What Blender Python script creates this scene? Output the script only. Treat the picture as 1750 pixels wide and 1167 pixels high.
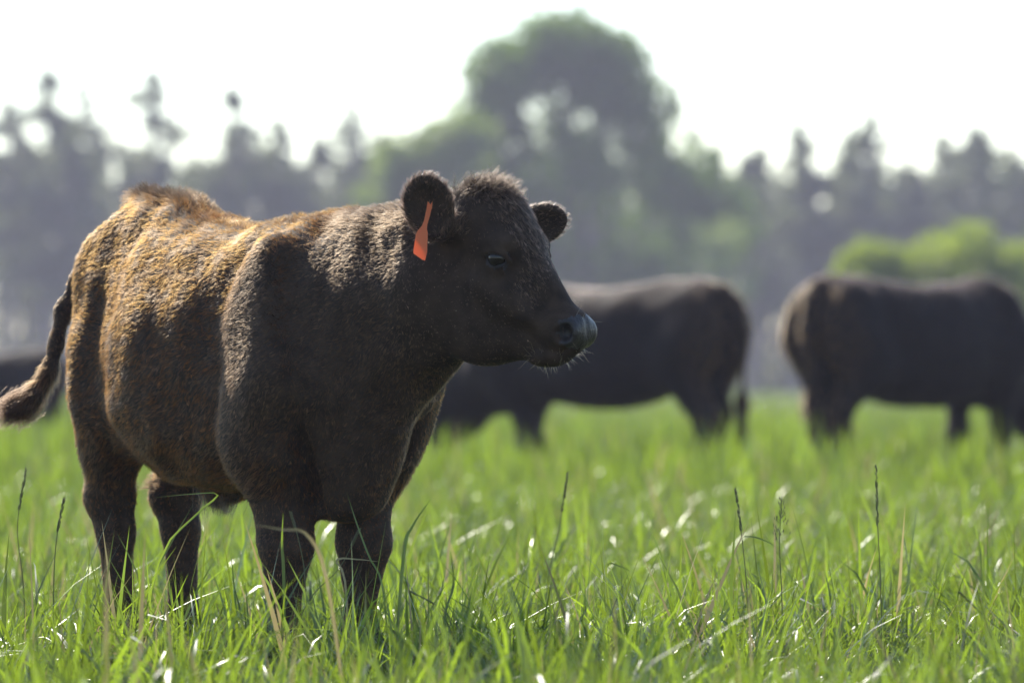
import bpy, math
import numpy as np
from mathutils import Vector, Matrix, kdtree

rad = math.radians
sc = bpy.context.scene
COL = sc.collection
for _o in list(bpy.data.objects):
    bpy.data.objects.remove(_o)

# ------------------------------------------------------------------ camera
FPX = 10290.0                       # focal length in pixels of a 1750 px wide picture
HORIZON = 655.0                     # picture row of the horizon
CAM_H, CAM_D = 0.72, 14.0           # lens height, distance to the calf's forefeet
cam_data = bpy.data.cameras.new("camera")
cam = bpy.data.objects.new("camera", cam_data)
COL.objects.link(cam)
cam.location = (0, -CAM_D, CAM_H)
cam.rotation_euler = (rad(90) + math.atan((HORIZON - 583.5) / FPX), 0, 0)
cam_data.sensor_width = 36.0
cam_data.lens = FPX / 1750 * 36
cam_data.clip_start, cam_data.clip_end = 0.5, 6000
cam_data.dof.use_dof = True
cam_data.dof.focus_distance = CAM_D - 0.25
cam_data.dof.aperture_fstop = 4.1
sc.camera = cam

# ------------------------------------------------------------------ sky, sun, exposure
SUN_AZ, SUN_EL = rad(-24), rad(40)  # azimuth measured from straight behind the calf, negative to the left
SUN = Vector((math.sin(SUN_AZ) * math.cos(SUN_EL), math.cos(SUN_AZ) * math.cos(SUN_EL), math.sin(SUN_EL)))
world = bpy.data.worlds.new("World")
sc.world = world
world.use_nodes = True
wt = world.node_tree
sky = wt.nodes.new("ShaderNodeTexSky")
sky.sky_type = 'NISHITA'
sky.sun_disc = False
sky.sun_elevation = SUN_EL
sky.sun_rotation = SUN_AZ
sky.air_density = 1.0
sky.dust_density = 0.05
sky.ozone_density = 1.0
wt.links.new(sky.outputs[0], wt.nodes["Background"].inputs[0])
wt.nodes["Background"].inputs[1].default_value = 0.15
sun_data = bpy.data.lights.new("sun", 'SUN')
sun_data.energy = 5.0
sun_data.angle = rad(0.53)
sun_data.color = (1.0, 0.93, 0.82)
sun = bpy.data.objects.new("sun", sun_data)
COL.objects.link(sun)
sun.rotation_euler = SUN.to_track_quat('Z', 'Y').to_euler()
sc.view_settings.view_transform = 'Standard'
sc.view_settings.look = 'None'
sc.view_settings.gamma = 1.0
sc.view_settings.use_curve_mapping = False
sc.view_settings.exposure = 0.75
sc.render.engine = 'CYCLES'
sc.cycles.use_denoising = True
sc.cycles.max_bounces = 8
sc.cycles.diffuse_bounces = 3
sc.cycles.glossy_bounces = 3
sc.cycles.transmission_bounces = 6
sc.cycles.transparent_max_bounces = 8
sc.cycles.volume_bounces = 1
sc.cycles.sample_clamp_indirect = 6.0
sc.cycles.caustics_reflective = False
sc.cycles.caustics_refractive = False

# ------------------------------------------------------------------ helpers
def tag(o, label=None, cat=None, group=None, kind=None):
    for k, v in (("label", label), ("category", cat), ("group", group), ("kind", kind)):
        if v: o[k] = v
    return o

def empty(name, loc, rz=0.0):
    o = bpy.data.objects.new(name, None)
    COL.objects.link(o)
    o.location = loc
    o.rotation_euler = (0, 0, rz)
    return o

def mesh_np(name, verts, faces, smooth=True):
    """faces: list of int arrays (n,k), all one k each, or a list of tuples"""
    me = bpy.data.meshes.new(name)
    verts = np.asarray(verts, np.float32)
    if isinstance(faces, np.ndarray): faces = [faces]
    loops = np.concatenate([f.ravel() for f in faces]).astype(np.int32)
    tot = np.concatenate([np.full(len(f), f.shape[1], np.int32) for f in faces])
    start = np.concatenate([[0], np.cumsum(tot)[:-1]]).astype(np.int32)
    me.vertices.add(len(verts)); me.vertices.foreach_set("co", verts.ravel())
    me.loops.add(len(loops)); me.loops.foreach_set("vertex_index", loops)
    me.polygons.add(len(tot))
    me.polygons.foreach_set("loop_start", start); me.polygons.foreach_set("loop_total", tot)
    me.polygons.foreach_set("use_smooth", np.full(len(tot), smooth, bool))
    me.update(calc_edges=True)
    me.validate()
    return me

def obj(name, data, mat=None, parent=None):
    o = bpy.data.objects.new(name, data)
    COL.objects.link(o)
    if mat is not None: data.materials.append(mat)
    if parent is not None: o.parent = parent
    return o

def nmat(name):
    m = bpy.data.materials.new(name)
    m.use_nodes = True
    nt = m.node_tree
    for n in list(nt.nodes): nt.nodes.remove(n)
    out = nt.nodes.new("ShaderNodeOutputMaterial")
    return m, nt, out

def N(nt, kind, **kw):
    n = nt.nodes.new(kind)
    for k, v in kw.items():
        if k in n.inputs.keys(): n.inputs[k].default_value = v
        else: setattr(n, k, v)
    return n

def ramp(nt, stops):
    r = nt.nodes.new("ShaderNodeValToRGB")
    e = r.color_ramp.elements
    while len(e) < len(stops): e.new(0.5)
    for i, (p, c) in enumerate(stops):
        e[i].position = p; e[i].color = (*c, 1)
    return r

def px_point(px, py, y):
    """where the ray through picture point (px, py) meets the upright plane at depth y (used to measure sizes)"""
    d = CAM_D + y
    return Vector(((px - 875) * d / FPX, y, CAM_H - (py - HORIZON) * d / FPX))

class WaveNoise:
    """smooth pseudo noise, a sum of random plane waves: vectorised over points"""
    def __init__(self, scale, seed, n=14):
        r = np.random.RandomState(seed)
        d = r.normal(size=(n, 3)); d /= np.linalg.norm(d, axis=1)[:, None]
        self.k = d * (2 * math.pi / scale) * r.uniform(0.55, 1.5, (n, 1))
        self.p = r.uniform(0, 6.28, n)
        self.a = 1.0 / math.sqrt(n / 2)
    def __call__(self, P):
        out = np.zeros(len(P), np.float32)
        for k, p in zip(self.k, self.p):
            out += np.sin(P @ k + p)
        return out * self.a

# ------------------------------------------------------------------ signed-distance modelling
class Field:
    def __init__(self, lo, hi, h):
        self.lo, self.h = np.array(lo, float), h
        self.n = np.ceil((np.array(hi) - self.lo) / h).astype(int) + 1
        self.F = np.full(self.n, 1.0, np.float32)
        self.ax = [(self.lo[i] + h * np.arange(self.n[i])).astype(np.float32) for i in range(3)]
    def box(self, lo, hi):
        a = np.clip(np.floor((np.array(lo) - self.lo) / self.h).astype(int), 0, self.n)
        b = np.clip(np.ceil((np.array(hi) - self.lo) / self.h).astype(int) + 1, 0, self.n)
        s = tuple(slice(i, j) for i, j in zip(a, b))
        X, Y, Z = np.meshgrid(self.ax[0][s[0]], self.ax[1][s[1]], self.ax[2][s[2]], indexing='ij', sparse=True)
        return s, X, Y, Z
    def mix(self, s, d, k, cut=False):
        A = self.F[s]
        if cut:
            h = np.maximum(k - np.abs(A + d), 0) / k
            self.F[s] = np.maximum(A, -d) + h * h * k * 0.25
        else:
            h = np.maximum(k - np.abs(A - d), 0) / k
            self.F[s] = np.minimum(A, d) - h * h * k * 0.25
    def ell(self, c, r, R=None, k=0.04, cut=False):
        c = np.array(c, float); r = np.array(r, float)
        R = np.eye(3) if R is None else np.array(R, float)
        m = np.abs(R) @ r + k + 3 * self.h
        s, X, Y, Z = self.box(c - m, c + m)
        X, Y, Z = X - c[0], Y - c[1], Z - c[2]
        k0 = 0; k1 = 0
        for i in range(3):
            q = R[0, i] * X + R[1, i] * Y + R[2, i] * Z
            k0 = k0 + (q / r[i]) ** 2; k1 = k1 + (q / r[i] ** 2) ** 2
        k0, k1 = np.sqrt(k0), np.sqrt(k1) + 1e-6
        self.mix(s, (k0 * (k0 - 1) / k1).astype(np.float32), k, cut)
    def cone(self, a, b, ra, rb, k=0.04, cut=False, sy=1.0):
        a, b = np.array(a, float), np.array(b, float)
        m = max(ra, rb) * max(1, 1 / sy) + k + 3 * self.h
        s, X, Y, Z = self.box(np.minimum(a, b) - m, np.maximum(a, b) + m)
        ab = b - a; L2 = float(ab @ ab) + 1e-9
        X, Y, Z = X - a[0], Y - a[1], Z - a[2]
        t = np.clip((X * ab[0] + Y * ab[1] + Z * ab[2]) / L2, 0, 1)
        d = np.sqrt((X - t * ab[0]) ** 2 + ((Y - t * ab[1]) * sy) ** 2 + (Z - t * ab[2]) ** 2) - (ra + (rb - ra) * t)
        self.mix(s, d.astype(np.float32), k, cut)
    def chain(self, pts, k=0.03, cut=False, sy=1.0):
        for (a, ra), (b, rb) in zip(pts[:-1], pts[1:]):
            self.cone(a, b, ra, rb, k, cut, sy)
    def trunk(self, st, k=0.06, shrink=0.0, p=2.3, egg=0.16):
        """st: rows of x, top z, bottom z, half width along the barrel"""
        st = np.array(st, float)
        xs = self.ax[0]
        def smooth(v):
            fine = np.linspace(st[0, 0], st[-1, 0], 400)
            f = np.interp(fine, st[:, 0], v)
            w = np.hanning(61); w /= w.sum()
            g = np.convolve(np.pad(f, 30, mode='edge'), w, 'valid')
            t = np.minimum(np.arange(400), 399 - np.arange(400)) / 30.0
            t = np.clip(t, 0, 1)
            f = f * (1 - t) + g * t
            return np.interp(xs, fine, f)
        top, bot, hw = smooth(st[:, 1]) - shrink, smooth(st[:, 2]) + shrink, smooth(st[:, 3]) - shrink
        zc, hh = (top + bot) / 2, np.maximum((top - bot) / 2, 0.01); hw = np.maximum(hw, 0.01)
        s, X, Y, Z = self.box((st[0, 0], -9, -9), (st[-1, 0], 9, 9))
        e = s[0]
        zc, hh, hw = [q[e].reshape(-1, 1, 1) for q in (zc, hh, hw)]
        t = (Z - zc) / hh
        w = hw * (1 - egg * np.clip(t + 0.1, -1, 1.2))
        q = (np.abs(Y / w) ** p + np.abs(t) ** p) ** (1 / p)
        self.mix(s, ((q - 1) * np.minimum(hw, hh)).astype(np.float32), k)
    def displace(self, fn, amp):
        """adds fn(points) near the surface"""
        idx = np.argwhere(np.abs(self.F) < 4 * self.h + amp)
        P = self.lo + idx * self.h
        self.F[tuple(idx.T)] += fn(P).astype(np.float32)
    def mesh(self, name, relax=2):
        F = self.F; S = F < 0
        nx, ny, nz = F.shape
        cnt = np.zeros((nx - 1, ny - 1, nz - 1), np.int8)
        off = [(i, j, k) for i in (0, 1) for j in (0, 1) for k in (0, 1)]
        for i, j, k in off:
            cnt += S[i:nx - 1 + i, j:ny - 1 + j, k:nz - 1 + k]
        act = np.argwhere((cnt > 0) & (cnt < 8))
        idx = np.full(cnt.shape, -1, np.int32)
        idx[tuple(act.T)] = np.arange(len(act))
        val = np.stack([F[act[:, 0] + i, act[:, 1] + j, act[:, 2] + k] for i, j, k in off], 1)
        acc = np.zeros((len(act), 3)); num = np.zeros(len(act))
        for a in range(8):
            for b in range(a + 1, 8):
                oa, ob = np.array(off[a]), np.array(off[b])
                if np.abs(oa - ob).sum() != 1: continue
                m = (val[:, a] < 0) != (val[:, b] < 0)
                t = val[m, a] / (val[m, a] - val[m, b])
                acc[m] += oa + (ob - oa) * t[:, None]; num[m] += 1
        V = self.lo + (act + acc / num[:, None]) * self.h
        quads = []
        for ax in range(3):
            u, v = [(1, 2), (2, 0), (0, 1)][ax]
            sl0 = [slice(None)] * 3; sl1 = [slice(None)] * 3
            sl0[ax] = slice(0, -1); sl1[ax] = slice(1, None)
            for q in (u, v):
                sl0[q] = slice(1, -1); sl1[q] = slice(1, -1)
            A, B = S[tuple(sl0)], S[tuple(sl1)]
            for flip in (False, True):
                e = np.argwhere((A & ~B) if not flip else (~A & B))
                if not len(e): continue
                e = e.copy(); e[:, u] += 1; e[:, v] += 1
                def cell(du, dv):
                    c = e.copy(); c[:, u] -= du; c[:, v] -= dv
                    return idx[tuple(c.T)]
                q = np.stack([cell(1, 1), cell(0, 1), cell(0, 0), cell(1, 0)], 1)
                quads.append(q if not flip else q[:, ::-1])
        Q = np.concatenate(quads)
        E = np.concatenate([Q[:, [0, 1]], Q[:, [1, 2]], Q[:, [2, 3]], Q[:, [3, 0]]])
        for _ in range(relax):
            sm = np.zeros_like(V); c = np.zeros(len(V))
            for a, b in ((0, 1), (1, 0)):
                for d in range(3): sm[:, d] += np.bincount(E[:, a], V[E[:, b], d], len(V))
                c += np.bincount(E[:, a], minlength=len(V))
            V = V * 0.5 + 0.5 * sm / c[:, None]
        return mesh_np(name, V, Q), V, Q

def quad_normals(V, Q):
    n = np.cross(V[Q[:, 2]] - V[Q[:, 0]], V[Q[:, 3]] - V[Q[:, 1]])
    a = np.linalg.norm(n, axis=1)
    vn = np.zeros_like(V)
    for c in range(4):
        for d in range(3): vn[:, d] += np.bincount(Q[:, c], n[:, d], len(V))
    vn /= np.linalg.norm(vn, axis=1)[:, None] + 1e-9
    return vn, a * 0.5

def sample_surface(V, Q, n, seed, weight=None):
    r = np.random.RandomState(seed)
    vn, a = quad_normals(V, Q)
    w = a.copy()
    if weight is not None: w *= weight(V[Q].mean(1))
    f = r.choice(len(Q), n, p=w / w.sum())
    s, t = r.rand(n, 1), r.rand(n, 1)
    q = Q[f]
    bl = lambda A: (A[q[:, 0]] * (1 - s) + A[q[:, 1]] * s) * (1 - t) + (A[q[:, 3]] * (1 - s) + A[q[:, 2]] * s) * t
    P, nn = bl(V), bl(vn)
    return P, nn / (np.linalg.norm(nn, axis=1)[:, None] + 1e-9)

def unit(a):
    return a / (np.linalg.norm(a, axis=1)[:, None] + 1e-9)

def hair_object(name, P, Nn, D, L, r0, mat, parent, col=None, pts=4, droop=0.25, clump=0, clump_amt=0.5, seed=0, curl=0.0, vary=0.0, shag=0.0):
    """hair strands: roots P, normals Nn, start direction D, length L (n), root radius r0"""
    n = len(P); r = np.random.RandomState(seed)
    t = np.linspace(0, 1, pts)
    pos = np.zeros((n, pts, 3), np.float32)
    D = unit(D)
    tang = unit(D - Nn * (D * Nn).sum(1)[:, None])
    ph = r.uniform(0, 6.28, n)
    side = np.cross(Nn, tang)
    cur = P - Nn * 0.002; d = D.copy()
    pos[:, 0] = cur
    for i in range(1, pts):
        cur = cur + d * (L / (pts - 1))[:, None]
        pos[:, i] = cur
        d = unit(d + (tang * droop + side * (curl * np.sin(ph + i * 1.7))[:, None]) + Nn * (curl * 0.4 * np.cos(ph + i * 1.3))[:, None])
    if clump:
        c = r.choice(n, clump, replace=False)
        kd = kdtree.KDTree(clump)
        for i, j in enumerate(c): kd.insert(P[j], i)
        kd.balance()
        own = np.array([c[kd.find(p)[1]] for p in P])
        amt = clump_amt * r.uniform(0.5, 1.2, n)
        jit = r.normal(size=(n, 3)) * 0.7
        cv = r.normal(size=n)
        for i in range(1, pts):
            w = (amt * t[i] ** 1.3)[:, None]
            pos[:, i] = pos[:, i] * (1 - w) + pos[own, i] * w + jit[own] * (L * shag * t[i])[:, None]
        if col is not None and vary:
            f = np.exp(vary * cv[own]).astype(np.float32)
            col = np.clip(col * (f[:, None, None] if col.ndim == 3 else f[:, None]), 0.0015, 0.8)
    cu = bpy.data.hair_curves.new(name)
    cu.add_curves([pts] * n)
    cu.attributes["position"].data.foreach_set("vector", pos.reshape(-1))
    ra = cu.attributes.get("radius") or cu.attributes.new("radius", 'FLOAT', 'POINT')
    r0 = np.broadcast_to(np.asarray(r0, np.float32), (n,))
    rr = (r0[:, None] * (1 - 0.75 * t[None, :] ** 1.5)).astype(np.float32)
    ra.data.foreach_set("value", rr.reshape(-1))
    if col is not None:
        ca = cu.attributes.new("tint", 'FLOAT_COLOR', 'POINT')
        c4 = np.ones((n, pts, 4), np.float32)
        c4[:, :, :3] = col if col.ndim == 3 else col[:, None, :]
        ca.data.foreach_set("color", c4.reshape(-1))
    return obj(name, cu, mat, parent)

# ------------------------------------------------------------------ materials
def hair_material(name, rough=0.42, radial=0.55, ior=1.24, sheen=0.45):
    m, nt, out = nmat(name)
    h = nt.nodes.new("ShaderNodeBsdfHairPrincipled")
    h.model = 'CHIANG'; h.parametrization = 'COLOR'
    h.inputs["Roughness"].default_value = rough
    h.inputs["Radial Roughness"].default_value = radial
    h.inputs["Random Roughness"].default_value = 0.15
    h.inputs["IOR"].default_value = ior
    at = N(nt, "ShaderNodeAttribute", attribute_name="tint")
    nt.links.new(at.outputs["Color"], h.inputs["Color"])
    d, t = nt.nodes.new("ShaderNodeBsdfDiffuse"), nt.nodes.new("ShaderNodeBsdfTranslucent")
    for q in (d, t): nt.links.new(at.outputs["Color"], q.inputs["Color"])
    m1, m2 = nt.nodes.new("ShaderNodeMixShader"), nt.nodes.new("ShaderNodeMixShader")
    m1.inputs[0].default_value = 0.46
    m2.inputs[0].default_value = sheen
    nt.links.new(d.outputs[0], m1.inputs[1]); nt.links.new(t.outputs[0], m1.inputs[2])
    nt.links.new(m1.outputs[0], m2.inputs[1]); nt.links.new(h.outputs[0], m2.inputs[2])
    nt.links.new(m2.outputs[0], out.inputs["Surface"])
    return m

def skin_material(name, base, dark, spec=0.08):
    m, nt, out = nmat(name)
    b = N(nt, "ShaderNodeBsdfPrincipled", Roughness=0.7)
    b.inputs["Specular IOR Level"].default_value = spec
    tc = nt.nodes.new("ShaderNodeTexCoord")
    nz = N(nt, "ShaderNodeTexNoise", Scale=28.0, Detail=5.0)
    rp = ramp(nt, [(0.35, dark), (0.7, base)])
    nt.links.new(tc.outputs["Object"], nz.inputs["Vector"])
    nt.links.new(nz.outputs["Fac"], rp.inputs[0])
    nt.links.new(rp.outputs[0], b.inputs["Base Color"])
    bp = N(nt, "ShaderNodeBump", Strength=0.4, Distance=0.004)
    n2 = N(nt, "ShaderNodeTexNoise", Scale=160.0, Detail=3.0)
    nt.links.new(tc.outputs["Object"], n2.inputs["Vector"])
    nt.links.new(n2.outputs["Fac"], bp.inputs["Height"])
    nt.links.new(bp.outputs[0], b.inputs["Normal"])
    nt.links.new(b.outputs[0], out.inputs["Surface"])
    return m

def plain(name, col, rough=0.5, spec=0.5, coat=0.0):
    m, nt, out = nmat(name)
    b = N(nt, "ShaderNodeBsdfPrincipled", Roughness=rough)
    b.inputs["Base Color"].default_value = (*col, 1)
    b.inputs["Specular IOR Level"].default_value = spec
    b.inputs["Coat Weight"].default_value = coat
    nt.links.new(b.outputs[0], out.inputs["Surface"])
    return m

def leaf_material(name, c0, c1, trans, rough=0.4, tw=0.5, spec=0.5, low=0.8):
    m, nt, out = nmat(name)
    oi = nt.nodes.new("ShaderNodeObjectInfo")
    at = N(nt, "ShaderNodeAttribute", attribute_name="shade")
    ad = N(nt, "ShaderNodeMath", operation='ADD')
    nt.links.new(oi.outputs["Random"], ad.inputs[0])
    nt.links.new(at.outputs["Fac"], ad.inputs[1])
    fr = N(nt, "ShaderNodeMath", operation='FRACT')
    nt.links.new(ad.outputs[0], fr.inputs[0])
    rp = ramp(nt, [(0.0, c0), (1.0, c1)])
    rt = ramp(nt, [(0.0, tuple(v * low for v in trans)), (1.0, trans)])
    nt.links.new(fr.outputs[0], rp.inputs[0]); nt.links.new(fr.outputs[0], rt.inputs[0])
    b = N(nt, "ShaderNodeBsdfPrincipled", Roughness=rough)
    b.inputs["Specular IOR Level"].default_value = spec
    nt.links.new(rp.outputs[0], b.inputs["Base Color"])
    t = nt.nodes.new("ShaderNodeBsdfTranslucent")
    nt.links.new(rt.outputs[0], t.inputs["Color"])
    mx = nt.nodes.new("ShaderNodeMixShader"); mx.inputs[0].default_value = tw
    nt.links.new(b.outputs[0], mx.inputs[1]); nt.links.new(t.outputs[0], mx.inputs[2])
    nt.links.new(mx.outputs[0], out.inputs["Surface"])
    return m

M = {}
M["coat"] = hair_material("coat_hair")
M["face_coat"] = hair_material("face_hair", 0.30, 0.42, 1.50, 0.30)
M["skin"] = skin_material("dark_hide", (0.060, 0.038, 0.026), (0.026, 0.017, 0.012))
M["cow_skin"] = skin_material("cow_hide", (0.012, 0.009, 0.010), (0.006, 0.005, 0.006))
M["eye"] = plain("eye_gloss", (0.010, 0.007, 0.006), 0.05, 0.40, 0.0)
M["nose"] = skin_material("nose_leather", (0.034, 0.028, 0.029), (0.014, 0.012, 0.012), 0.36)
M["lid"] = skin_material("eyelid_skin", (0.024, 0.020, 0.020), (0.013, 0.011, 0.012), 0.3)
M["lid"].node_tree.nodes["Principled BSDF"].inputs["Roughness"].default_value = 0.4
M["nose"].node_tree.nodes["Principled BSDF"].inputs["Roughness"].default_value = 0.37

# ------------------------------------------------------------------ ground
def build_ground():
    m, nt, out = nmat("meadow_soil")
    b = N(nt, "ShaderNodeBsdfPrincipled", Roughness=0.9)
    tc = nt.nodes.new("ShaderNodeTexCoord")
    nz = N(nt, "ShaderNodeTexNoise", Scale=1.3, Detail=8.0)
    rp = ramp(nt, [(0.3, (0.015, 0.022, 0.008)), (0.6, (0.03, 0.042, 0.012)), (0.8, (0.05, 0.05, 0.02))])
    nt.links.new(tc.outputs["Object"], nz.inputs["Vector"]); nt.links.new(nz.outputs["Fac"], rp.inputs[0])
    nt.links.new(rp.outputs[0], b.inputs["Base Color"]); nt.links.new(b.outputs[0], out.inputs["Surface"])
    s = 900.0
    g = obj("ground", mesh_np("ground", [(-s, -s, 0), (s, -s, 0), (s, s, 0), (-s, s, 0)], np.array([[0, 1, 2, 3]]), False), m)
    tag(g, kind="structure")
build_ground()

# ------------------------------------------------------------------ the calf
HEAD_YAW = rad(25)                      # head turned to the calf's left against the body
HP = np.array((0.557, 0.100, 1.165))    # the poll, in the calf's own frame
HU = np.array((math.cos(HEAD_YAW), math.sin(HEAD_YAW), 0))
HV = np.array((-math.sin(HEAD_YAW), math.cos(HEAD_YAW), 0))
HZ = np.array((0, 0, 1.0))
HR = np.stack([HU, HV, HZ], 1)
CALF_HEADING = rad(-58)
def hd(u, v, w): return HP + HU * u + HV * v + HZ * w
def frame(a, n):
    """orthonormal columns: long axis a, width, face normal n"""
    a = np.array(a, float); a /= np.linalg.norm(a)
    n = np.array(n, float); n -= a * (n @ a); n /= np.linalg.norm(n)
    return np.stack([a, np.cross(n, a), n], 1)
def pitchR(deg):
    c, s = math.cos(rad(deg)), math.sin(rad(deg))
    return HR @ np.array([[c, 0, s], [0, 1, 0], [-s, 0, c]])
def world_dir(v):
    """a world direction in the calf's frame"""
    c, s = math.cos(-CALF_HEADING), math.sin(-CALF_HEADING)
    return np.array((c * v[0] - s * v[1], s * v[0] + c * v[1], v[2]))
EAR_N = dict(c=hd(-0.05, -0.155, -0.050), R=frame(world_dir((-0.26, -0.20, 0.93)), world_dir((0.02, -0.95, -0.22))))
EAR_F = dict(c=hd(0.035, 0.165, -0.085), R=frame(world_dir((0.85, 0.35, 0.25)), world_dir((0.30, -0.85, -0.1))))
EYE_R, EYE_L = hd(0.088, -0.083, -0.165), hd(0.088, 0.083, -0.165)
def to_calf(p):
    """a world point in the calf's frame"""
    return world_dir((p[0] + 0.44, p[1], p[2]))
TAIL = [((-0.86, 0, 1.13), 0.05), ((-0.93, 0.0, 1.08), 0.036)] + [
    (tuple(to_calf(px_point(x, y, d))), r) for x, y, d, r in ((136, 478, 0.88, 0.022), (112, 532, 0.87, 0.019), (96, 585, 0.86, 0.0165), (82, 635, 0.85, 0.016),
                                                              (60, 670, 0.84, 0.017), (42, 692, 0.83, 0.017), (30, 702, 0.83, 0.011))]

def calf_field(h):
    f = Field((-1.32, -0.36, -0.02), (0.95, 0.46, 1.28), h)
    f.trunk([(-0.94, 1.07, 0.95, 0.04), (-0.915, 1.11, 0.84, 0.09), (-0.87, 1.16, 0.70, 0.135), (-0.82, 1.19, 0.62, 0.165), (-0.74, 1.192, 0.555, 0.20),
             (-0.64, 1.165, 0.49, 0.25), (-0.56, 1.142, 0.475, 0.275), (-0.47, 1.122, 0.46, 0.302), (-0.36, 1.105, 0.457, 0.295), (-0.25, 1.095, 0.455, 0.276), (-0.08, 1.095, 0.46, 0.22),
             (0.08, 1.07, 0.44, 0.20), (0.18, 1.0, 0.48, 0.16), (0.26, 0.93, 0.58, 0.10), (0.31, 0.85, 0.68, 0.03)], shrink=0.012)
    for s in (-1, 1):
        # hind limb
        f.ell((-0.815, s * 0.108, 0.87), (0.12, 0.08, 0.23), k=0.07)
        f.cone((-0.81, s * 0.115, 0.80), (-0.75, s * 0.13, 0.66), 0.105, 0.10, 0.07)
        f.cone((-0.78, s * 0.13, 0.66), (-0.875, s * 0.09, 0.45), 0.088, 0.058, 0.06)
        f.ell((-0.865, s * 0.088, 0.72), (0.06, 0.065, 0.16), k=0.06)
        dx = 0.0 if s < 0 else 0.03
        f.chain([((-0.885 + dx * .5, s * 0.088, 0.44), 0.060), ((-0.862 + dx, s * 0.082, 0.36), 0.043), ((-0.845 + dx, s * 0.08, 0.16), 0.034),
                 ((-0.835 + dx, s * 0.08, 0.11), 0.045), ((-0.805 + dx, s * 0.08, 0.06), 0.042)], 0.03)
        f.ell((-0.925 + dx * .5, s * 0.088, 0.465), (0.035, 0.028, 0.055), k=0.03)
        f.cone((-0.785 + dx, s * 0.08, 0.045), (-0.77 + dx, s * 0.08, 0.0), 0.045, 0.055, 0.015)
        # fore limb
        f.ell((0.025, s * 0.147, 0.80), (0.12, 0.085, 0.26), k=0.08)
        f.cone((0.10, s * 0.145, 0.74), (0.005, s * 0.145, 0.60), 0.110, 0.092, 0.08)
        f.cone((-0.01, s * 0.145, 0.60), (0.0, s * 0.110, 0.38), 0.082, 0.050, 0.06)
        f.chain([((0.005, s * 0.108, 0.40), 0.055), ((0.012, s * 0.104, 0.345), 0.060), ((0.005, s * 0.103, 0.28), 0.042), ((0.0, s * 0.102, 0.15), 0.035),
                 ((0.0, s * 0.102, 0.11), 0.045), ((0.03, s * 0.102, 0.06), 0.042)], 0.03)
        f.cone((0.045, s * 0.102, 0.045), (0.06, s * 0.102, 0.0), 0.046, 0.056, 0.015)
    for s in (-1, 1): f.ell((-0.872, s * 0.095, 0.96), (0.07, 0.065, 0.13), k=0.07)
    # brisket and dewlap fold
    f.ell((0.10, 0, 0.54), (0.13, 0.095, 0.135), k=0.07)
    f.cone((0.36, 0.035, 0.78), (0.17, 0.0, 0.47), 0.035, 0.045, 0.07)
    for s in (-1, 1):
        f.chain([((0.215, s * 0.17, 0.70), 0.012), ((0.135, s * 0.115, 0.58), 0.022), ((0.085, s * 0.060, 0.45), 0.018)], 0.045, cut=True)
    # sheath / navel tuft
    f.cone((-0.42, 0, 0.48), (-0.50, 0, 0.455), 0.04, 0.03, 0.05)
    # neck
    f.cone((-0.10, 0, 0.985), (0.47, 0.062, 1.075), 0.095, 0.075, 0.08)
    f.cone((0.03, 0, 0.84), (0.44, 0.055, 0.94), 0.185, 0.125, 0.08)
    f.cone((0.12, 0, 0.70), (0.43, 0.055, 0.845), 0.150, 0.080, 0.08)
    for s in (-1, 1):
        f.chain([((0.13, s * 0.175, 1.00), 0.012), ((0.19, s * 0.205, 0.88), 0.026), ((0.235, s * 0.195, 0.74), 0.020)], 0.06, cut=True)
    # tail
    f.chain(TAIL, 0.03)
    # head
    f.ell(hd(0.0, 0, -0.095), (0.098, 0.090, 0.10), HR, 0.04)
    f.ell(hd(-0.012, 0, -0.050), (0.06, 0.052, 0.045), HR, 0.04)
    f.ell(hd(0.060, 0, -0.115), (0.060, 0.082, 0.10), pitchR(-20), 0.04)
    for s in (-1, 1):
        f.ell(hd(0.075, s * 0.070, -0.135), (0.045, 0.030, 0.032), HR, 0.03)
        f.ell(hd(-0.005, s * 0.036, -0.275), (0.090, 0.055, 0.125), pitchR(-12), 0.06)
        f.ell(hd(0.10, s * 0.050, -0.25), (0.05, 0.035, 0.05), HR, 0.05)
    for s in (-1, 1):
        f.cone(hd(0.045, s * 0.080, -0.225), hd(0.150, s * 0.056, -0.300), 0.022, 0.014, 0.035)
    f.cone(hd(0.065, 0, -0.17), hd(0.195, 0, -0.305), 0.080, 0.050, 0.04)
    f.cone(hd(0.00, 0, -0.325), hd(0.13, 0, -0.352), 0.066, 0.043, 0.04)
    for s in (-1, 1):
        f.cone(hd(0.128, s * 0.088, -0.190), hd(0.190, s * 0.068, -0.262), 0.022, 0.018, 0.04, cut=True)
        for j in range(3):
            f.chain([(hd(0.035 + 0.012 * j, s * 0.105, -0.105 + 0.016 * j), 0.004), (hd(0.075 + 0.010 * j, s * 0.095, -0.085 + 0.018 * j), 0.005), (hd(0.115, s * 0.06, -0.075 + 0.018 * j), 0.004)], 0.012, cut=True)
    f.ell(hd(0.215, 0, -0.333), (0.055, 0.060, 0.050), pitchR(35), 0.03)
    f.ell(hd(0.244, 0, -0.322), (0.026, 0.046, 0.036), pitchR(10), 0.02)
    f.ell(hd(0.176, 0, -0.386), (0.052, 0.047, 0.023), pitchR(-6), 0.014)
    f.cone(hd(0.270, 0, -0.30), hd(0.277, 0, -0.35), 0.003, 0.003, 0.012, cut=True)
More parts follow.
